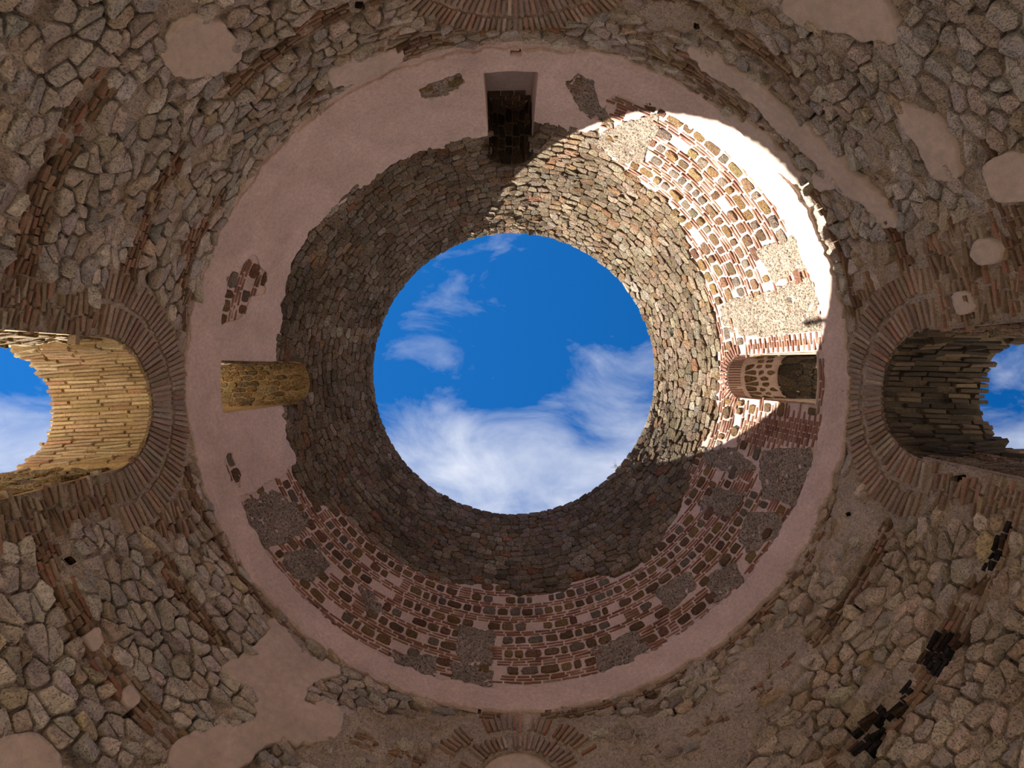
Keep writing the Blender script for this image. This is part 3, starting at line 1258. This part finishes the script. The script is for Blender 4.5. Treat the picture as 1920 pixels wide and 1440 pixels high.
def voussoirs(w, r1, r2, n, colset, span=pi, key=0.0, ragged=0.0, name='brick', mat='brick', duty=0.6, proud=(0.008, 0.022), skip=0.0):
    mp = w.wallmap()
    for k in range(n):
        an = -span / 2 + span * (k + 0.5) / n
        if rng.random() < skip:
            continue
        ht = span / n * duty / 2
        a0, a1 = an - ht, an + ht
        q1 = r1 + rng.uniform(0, ragged); q2 = r2 - rng.uniform(0, ragged)
        # keep the brick straight: equal thickness at both ends
        t = ht * (r1 + r2) / 2
        P = []
        for rr, sg in ((q1, -1), (q2, -1), (q2, 1), (q1, 1)):
            x = sin(an) * rr + sg * t * cos(an)
            y = cos(an) * rr - sg * t * sin(an)
            P.append((x, w.spring + y))
        V, f = stone(P, mp, rng.uniform(*proud), rng, 0.3, -0.06, 0.93, 0.15, False)
        add_piece(w.name, name, V, f, jitcol(pick(rng, colset), rng, 0.18), mat, pxsize(V))


def soffit_bricks(w, n, cols, depth_rows, proud, r_in=None, ragged_out=0.06, half=1.45, duty=0.58, mat='brick', skip=0.0):
    mp = w.soffitmap()
    ri = (r_in or float(Rr(w.crown))) + 0.03
    for k in range(n):
        an = -half + 2 * half * (k + 0.5) / n
        v = sqrt(float(Rr(w.crown)) ** 2 - (w.w * sin(an)) ** 2) - 0.02 + rng.uniform(0, 0.02)
        v0 = v
        end = w.r_out + rng.uniform(0, ragged_out)
        first = rng.uniform(0.15, 0.4)
        seglen = (end - ri) / depth_rows
        while v < end - 0.05:
            ln = min(end - v, first if v < v0 + 0.05 else seglen * rng.uniform(0.85, 1.15))
            if rng.random() >= skip:
                ht = half / n * duty
                P = [(an - ht, v + 0.008), (an + ht, v + 0.008), (an + ht, v + ln - 0.008), (an - ht, v + ln - 0.008)]
                V, f = stone(P, mp, rng.uniform(*proud), rng, 0.1, -0.03, 0.95, 0.1, False)
                add_piece(w.name, 'soffit_brick', V, f, jitcol(pick(rng, cols), rng, 0.15), mat, pxsize(V))
            v += ln


def soffit_stones(w, cols, width, row, proud, r0, r1, half=1.5, gap=0.012):
    mp0 = w.soffitmap()
    mp = lambda u, v, d: mp0(np.asarray(v) / w.w, u, d)
    rows = []
    s = -half * w.w
    while s < half * w.w:
        t = row * rng.uniform(0.8, 1.2)
        rows.append((s, s + t)); s += t
    for cu, cv, P in cells(r0, r1, rows, width, 0.15, 0.1, rng, False, gap, 0.35):
        if not (r0 < cu < r1):
            continue
        P = [(min(max(p[0], r0), r1), p[1]) for p in P]
        V, f = stone(chaikin(P, 0.15), mp, rng.uniform(*proud), rng, 0.4, -0.04, 0.84, 0.2)
        add_piece(w.name, 'soffit_stone', V, f, jitcol(pick(rng, cols), rng, 0.2), 'course', pxsize(V))


def jamb_stones(w, side, cols, width, row, proud, h0, h1, name='jamb_stone', mat='course'):
    mp0 = w.jambmap(side)
    mp = lambda u, v, d: mp0(v, u, d)
    rows = []
    h = h0
    while h < h1:
        t = row * rng.uniform(0.8, 1.2)
        rows.append((h, h + t)); h += t
    r0, r1 = float(Rr(h0)) + 0.02, w.r_out
    for cu, cv, P in cells(r0, r1, rows, width, 0.15, 0.1, rng, False, 0.012, 0.35):
        P = [(min(max(p[0], r0), r1 + .02), p[1]) for p in P]
        V, f = stone(chaikin(P, 0.15), mp, rng.uniform(*proud), rng, 0.4, -0.04, 0.84, 0.2)
        add_piece(w.name, name, V, f, jitcol(pick(rng, cols), rng, 0.2), mat, pxsize(V))


OCHRE_BRICK = [(3, (0.52, 0.39, 0.23)), (3, (0.44, 0.32, 0.18)), (2, (0.56, 0.44, 0.28)), (1, (0.44, 0.27, 0.17))]
OCHRE_STONE = [(3, (0.52, 0.38, 0.20)), (3, (0.46, 0.32, 0.16)), (1, (0.34, 0.26, 0.17)), (1, (0.56, 0.44, 0.27))]
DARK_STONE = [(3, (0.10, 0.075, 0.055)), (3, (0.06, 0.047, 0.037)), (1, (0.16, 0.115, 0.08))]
BLACKISH_STONE = [(3, (0.06, 0.045, 0.035)), (2, (0.09, 0.07, 0.05)), (1, (0.14, 0.10, 0.07))]  # near-black brown stone tones for the blocked window's soffit
VOUS_COL = [(4, (0.42, 0.315, 0.25)), (3, (0.36, 0.26, 0.20)), (2, (0.40, 0.25, 0.19)), (2, (0.46, 0.37, 0.31))]


def back_wall(w, rho, mats, name):
    """masonry closing an opening, built as a slab"""
    n = 24
    out = [(-w.w, w.sill - .05), ] + [(-w.w * cos(pi * k / n), w.spring + w.w * sin(pi * k / n)) for k in range(n + 1)] + [(w.w, w.sill - .05)]
    V = [w.p(u * 1.02, rho + t, h + 0.02) for t in (0, 0.12) for u, h in out]
    m = len(out)
    f = [list(range(m)), list(range(2 * m - 1, m - 1, -1))] + [[k, (k + 1) % m, m + (k + 1) % m, m + k] for k in range(m)]
    return link(name, mesh(name, V, f, mats), OWNER[w.name])


def openings():
    m_o, m_d, m_p = M['ochre'], M['mortar_dome'], M['plaster_pink']
    md = M['mortar_drum']
    spec = [
        (WIN_L, [m_p, m_o, M['ochre'], m_p], 'small arched window with ochre stone soffit in the pink plaster'),
        (WIN_R, [md, M['mortar_pink'], md, m_p], 'small arched window framed by thin red bricks beside the sunlit patch'),
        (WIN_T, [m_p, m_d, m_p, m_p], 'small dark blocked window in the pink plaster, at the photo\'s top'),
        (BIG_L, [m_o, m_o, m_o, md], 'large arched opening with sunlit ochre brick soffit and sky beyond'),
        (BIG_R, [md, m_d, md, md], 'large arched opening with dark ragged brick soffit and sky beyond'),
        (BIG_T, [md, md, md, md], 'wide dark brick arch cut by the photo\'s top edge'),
        (BIG_B, [md, md, md, md], 'small brick arch blocked with pale plaster at the photo\'s bottom edge'),
    ]
    for w, mats, lab in spec:
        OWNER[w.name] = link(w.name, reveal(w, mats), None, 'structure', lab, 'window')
    for k, w in enumerate(DAYLIGHT_DOORS):
        OWNER[w.name] = link(w.name, reveal(w, [md, md, md, M['ground']]), None, 'structure', 'unseen arched doorway added for daylight, at floor level under the ' + ('sunlit ochre opening', 'dark ragged opening', 'wide dark arch', 'blocked arch')[k], 'door')
    # left: two rings of flush brick round an ochre brick barrel
    voussoirs(BIG_L, 0.99, 1.44, 41, VOUS_COL, pi * 1.02, duty=0.6, ragged=0.03)
    voussoirs(BIG_L, 1.47, 1.90, 57, VOUS_COL, pi * 1.02, duty=0.6, ragged=0.05)
    soffit_bricks(BIG_L, 34, OCHRE_BRICK, 3.2, (0.03, 0.045), half=1.22, duty=0.66)
    jamb_stones(BIG_L, 1, OCHRE_STONE, 0.3, 0.12, (0.01, 0.05), 4.6, BIG_L.spring + .1)
    jamb_stones(BIG_L, -1, OCHRE_STONE, 0.3, 0.12, (0.01, 0.05), 4.6, BIG_L.spring + .1)
    voussoirs(BIG_R, 0.96, 1.40, 40, VOUS_COL, pi * 1.04, duty=0.58, ragged=0.05)
    voussoirs(BIG_R, 1.43, 1.88, 54, VOUS_COL, pi * 1.04, duty=0.58, ragged=0.08)
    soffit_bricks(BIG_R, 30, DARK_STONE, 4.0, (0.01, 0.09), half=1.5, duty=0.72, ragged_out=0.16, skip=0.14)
    jamb_stones(BIG_R, 1, BROWN_BRICK, 0.32, 0.09, (0.01, 0.05), 4.6, BIG_R.spring + .1)
    jamb_stones(BIG_R, -1, BROWN_BRICK, 0.32, 0.09, (0.01, 0.05), 4.6, BIG_R.spring + .1)
    voussoirs(BIG_T, 1.23, 1.60, 46, VOUS_COL, pi, duty=0.58, ragged=0.04)
    voussoirs(BIG_T, 1.62, 1.98, 60, VOUS_COL, pi, duty=0.58, ragged=0.05)
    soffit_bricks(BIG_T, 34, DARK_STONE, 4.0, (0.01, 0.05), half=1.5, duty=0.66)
    voussoirs(BIG_B, 0.66, 1.02, 30, VOUS_COL, pi, duty=0.5, ragged=0.08, skip=0.15)
    voussoirs(BIG_B, 1.05, 1.45, 30, [(2, (0.42, 0.30, 0.23)), (1, (0.44, 0.24, 0.17))], pi * 0.75, duty=0.45, ragged=0.08, skip=0.2)
    back_wall(BIG_B, 6.03, M['plaster_beige'], 'plaster_infill')
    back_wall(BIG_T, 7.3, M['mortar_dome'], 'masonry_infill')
    # small windows
    soffit_stones(WIN_L, OCHRE_STONE, 0.26, 0.15, (0.015, 0.045), float(Rr(WIN_L.crown)) + .02, R_OUT_DOME)
    jamb_stones(WIN_L, -1, OCHRE_STONE, 0.26, 0.15, (0.01, 0.04), WIN_L.sill + .05, WIN_L.spring)
    voussoirs(WIN_R, 0.55, 0.82, 21, BRICK_COL, pi * 0.98, duty=0.5, ragged=0.01, proud=(0.02, 0.035))
    soffit_bricks(WIN_R, 22, BRICK_COL, 8, (0.008, 0.015), half=1.5, duty=0.5, skip=0.0) if False else None
    mp = WIN_R.soffitmap()
    ri = float(Rr(WIN_R.crown)) + 0.03
    for k in range(22):
        an = -1.45 + 2.9 * (k + .5) / 22
        P = [(an - .034, ri), (an + .034, ri), (an + .034, ri + .3), (an - .034, ri + .3)]
        V, f = stone(P, mp, 0.012, rng, 0.1, -0.03, 0.95, 0.1, False)
        add_piece('window_2', 'soffit_brick', V, f, jitcol(pick(rng, BRICK_COL), rng, 0.15), 'brick', pxsize(V))
    soffit_stones(WIN_R, [(2, (0.30, 0.21, 0.12)), (1, (0.36, 0.25, 0.12))], 0.2, 0.16, (0.008, 0.02), ri + .4, ri + 1.15, 1.4, 0.035)
    soffit_stones(WIN_R, [(2, (0.20, 0.155, 0.11)), (1, (0.15, 0.12, 0.09))], 0.3, 0.18, (0.03, 0.06), ri + 1.2, R_OUT_DOME, 1.5, 0.003)
    # brick edges of the lower jamb
    h = WIN_R.sill + 0.03
    mpj = WIN_R.jambmap(-1)
    while h < WIN_R.spring:
        r0 = float(Rr(h)) + 0.02
        P = [(h + 0.012, r0), (h + 0.07, r0), (h + 0.07, r0 + 0.28), (h + 0.012, r0 + 0.28)]
        V, f = stone(P, mpj, 0.012, rng, 0.1, -0.03, 0.95, 0.1, False)
        add_piece('window_2', 'jamb_brick', V, f, jitcol(pick(rng, BRICK_COL), rng, 0.15), 'brick', pxsize(V))
        h += 0.082
    soffit_stones(WIN_T, BLACKISH_STONE, 0.3, 0.18, (0.01, 0.03), float(Rr(WIN_T.crown)) + .02, 6.9)
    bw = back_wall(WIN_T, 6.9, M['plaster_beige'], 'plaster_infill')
    # block courses on the upper part of the infill
    mpb = lambda u, v, d: WIN_T.p(np.asarray(u), 6.9 - np.asarray(d), v)
    top = WIN_T.crown
    for r in range(4):
        h0 = top - 0.10 - 0.21 * (r + 1)
        u = -WIN_T.w + (0.13 if r % 2 else 0)
        while u < WIN_T.w - 0.05:
            wd_ = min(rng.uniform(0.26, 0.36), WIN_T.w - u)
            P = [(u + .01, h0 + .01), (u + wd_ - .01, h0 + .01), (u + wd_ - .01, h0 + .20), (u + .01, h0 + .20)]
            V, f = stone(P, mpb, rng.uniform(0.02, 0.05), rng, 0.2, -0.02, 0.93, 0.1, False)
            add_piece('window_3', 'block', V, f, jitcol((0.30, 0.21, 0.15), rng, 0.25), 'course', pxsize(V))
            u += wd_


dome_courses()
opus()
drum()
openings()


# ------------------------------------------------------------------ pieces -> objects
def flush_pieces():
    byname = {}
    for (owner, name, mat), lst in PIECES.items():
        for it in lst:
            byname.setdefault((owner, name), []).append((it[0], mat, it))
    for (owner, name), lst in byname.items():
        lst.sort(key=lambda t: -t[0])
        single = [t for t in lst[:300] if t[0] > 5]
        rest = lst[len(single):]
        par = OWNER[owner]
        for sz, mat, (s, V, f, tint) in single:
            c = V.mean(axis=0)
            me = mesh(name, V - c, f, M[mat], tint=tint)
            o = link(name, me, par)
            o.location = c
        bm = {}
        for sz, mat, it in rest:
            bm.setdefault(mat, []).append(it)
        for mat, its in bm.items():
            Vs, Fs, Ts, off = [], [], [], 0
            for s, V, f, tint in its:
                Vs.append(V)
                Fs += [[v + off for v in q] for q in f]
                Ts.append(np.tile(np.asarray(tint), (len(V), 1)))
                off += len(V)
            me = mesh(name + '_work', np.concatenate(Vs), Fs, M[mat], tint=np.concatenate(Ts))
            link(name + '_work', me, par, 'stuff')
    print('PIECES', {k: len(v) for k, v in byname.items()})


flush_pieces()


# ------------------------------------------------------------------ small growth and a rod on the wall top
def tube(pts, r0, r1, n=6):
    V, f = [], []
    m = len(pts)
    for k, p in enumerate(pts):
        p = Vector(p)
        q = Vector(pts[min(k + 1, m - 1)]) - Vector(pts[max(k - 1, 0)])
        q.normalize()
        e = q.orthogonal().normalized()
        g = q.cross(e)
        r = r0 + (r1 - r0) * k / (m - 1)
        for i in range(n):
            an = 2 * pi * i / n
            V.append(p + e * (r * cos(an)) + g * (r * sin(an)))
    for k in range(m - 1):
        for i in range(n):
            j = (i + 1) % n
            f.append([k * n + i, k * n + j, (k + 1) * n + j, (k + 1) * n + i])
    f.append(list(range(n - 1, -1, -1)))
    f.append([(m - 1) * n + i for i in range(n)])
    return V, f


def sprig():
    a = atan2(703 - 885, 1165 - 964)
    root = bpy.data.objects.new('twig_sprig', None)
    COL.objects.link(root)
    base = world((RT + 0.03) * cos(a), (RT + 0.03) * sin(a), HT + 0.05)
    root.location = base
    root['label'] = 'thin bare twig sprig growing out of the oculus rim'
    root['category'] = 'plant'
    inw = Vector((cos(a), -sin(a), 0))
    tan_ = Vector((sin(a), cos(a), 0))
    for k, (ti, tt, tz) in enumerate(((0.16, 0.05, 0.42), (0.10, -0.13, 0.46), (0.22, 0.16, 0.34))):
        p1 = inw * (ti * .4) + tan_ * (tt * .3) + Vector((0, 0, tz * .5))
        p2 = inw * ti + tan_ * tt + Vector((0, 0, tz))
        V, f = tube([(0, 0, 0), p1, p2], 0.009, 0.004)
        link('stem', mesh('stem', V, f, M['twig']), root)
        V, f = tube([p1, p1 + tan_ * (0.09 if k % 2 else -0.09) + inw * .05 + Vector((0, 0, .12))], 0.006, 0.003)
        link('side_shoot', mesh('side_shoot', V, f, M['twig']), root)


sprig()


def rod():
    """an iron rod on the wall top; its shadow streaks the sunlit ring beside the window"""
    S = np.array([cos(SUN_AZ) * cos(SUN_EL), sin(SUN_AZ) * cos(SUN_EL), sin(SUN_EL)])
    a, h = at(1508, 606)
    Q = np.array([float(v) for v in surf(a, h)])
    t = 0.0
    while True:
        t += 0.01
        p = Q + t * S
        if p[2] > HT - .2 and hypot(p[0], p[1]) > 5.0:
            break
    top = world(*p)
    V, f = tube([(top[0], top[1], HT + EYE - 0.05), (top[0], top[1], float(top[2]))], 0.07, 0.06, 8)
    link('iron_rod', mesh('iron_rod', V, f, M['twig']), OWNER['ceiling'])
    print('ROD', p, hypot(p[0], p[1]))


rod()
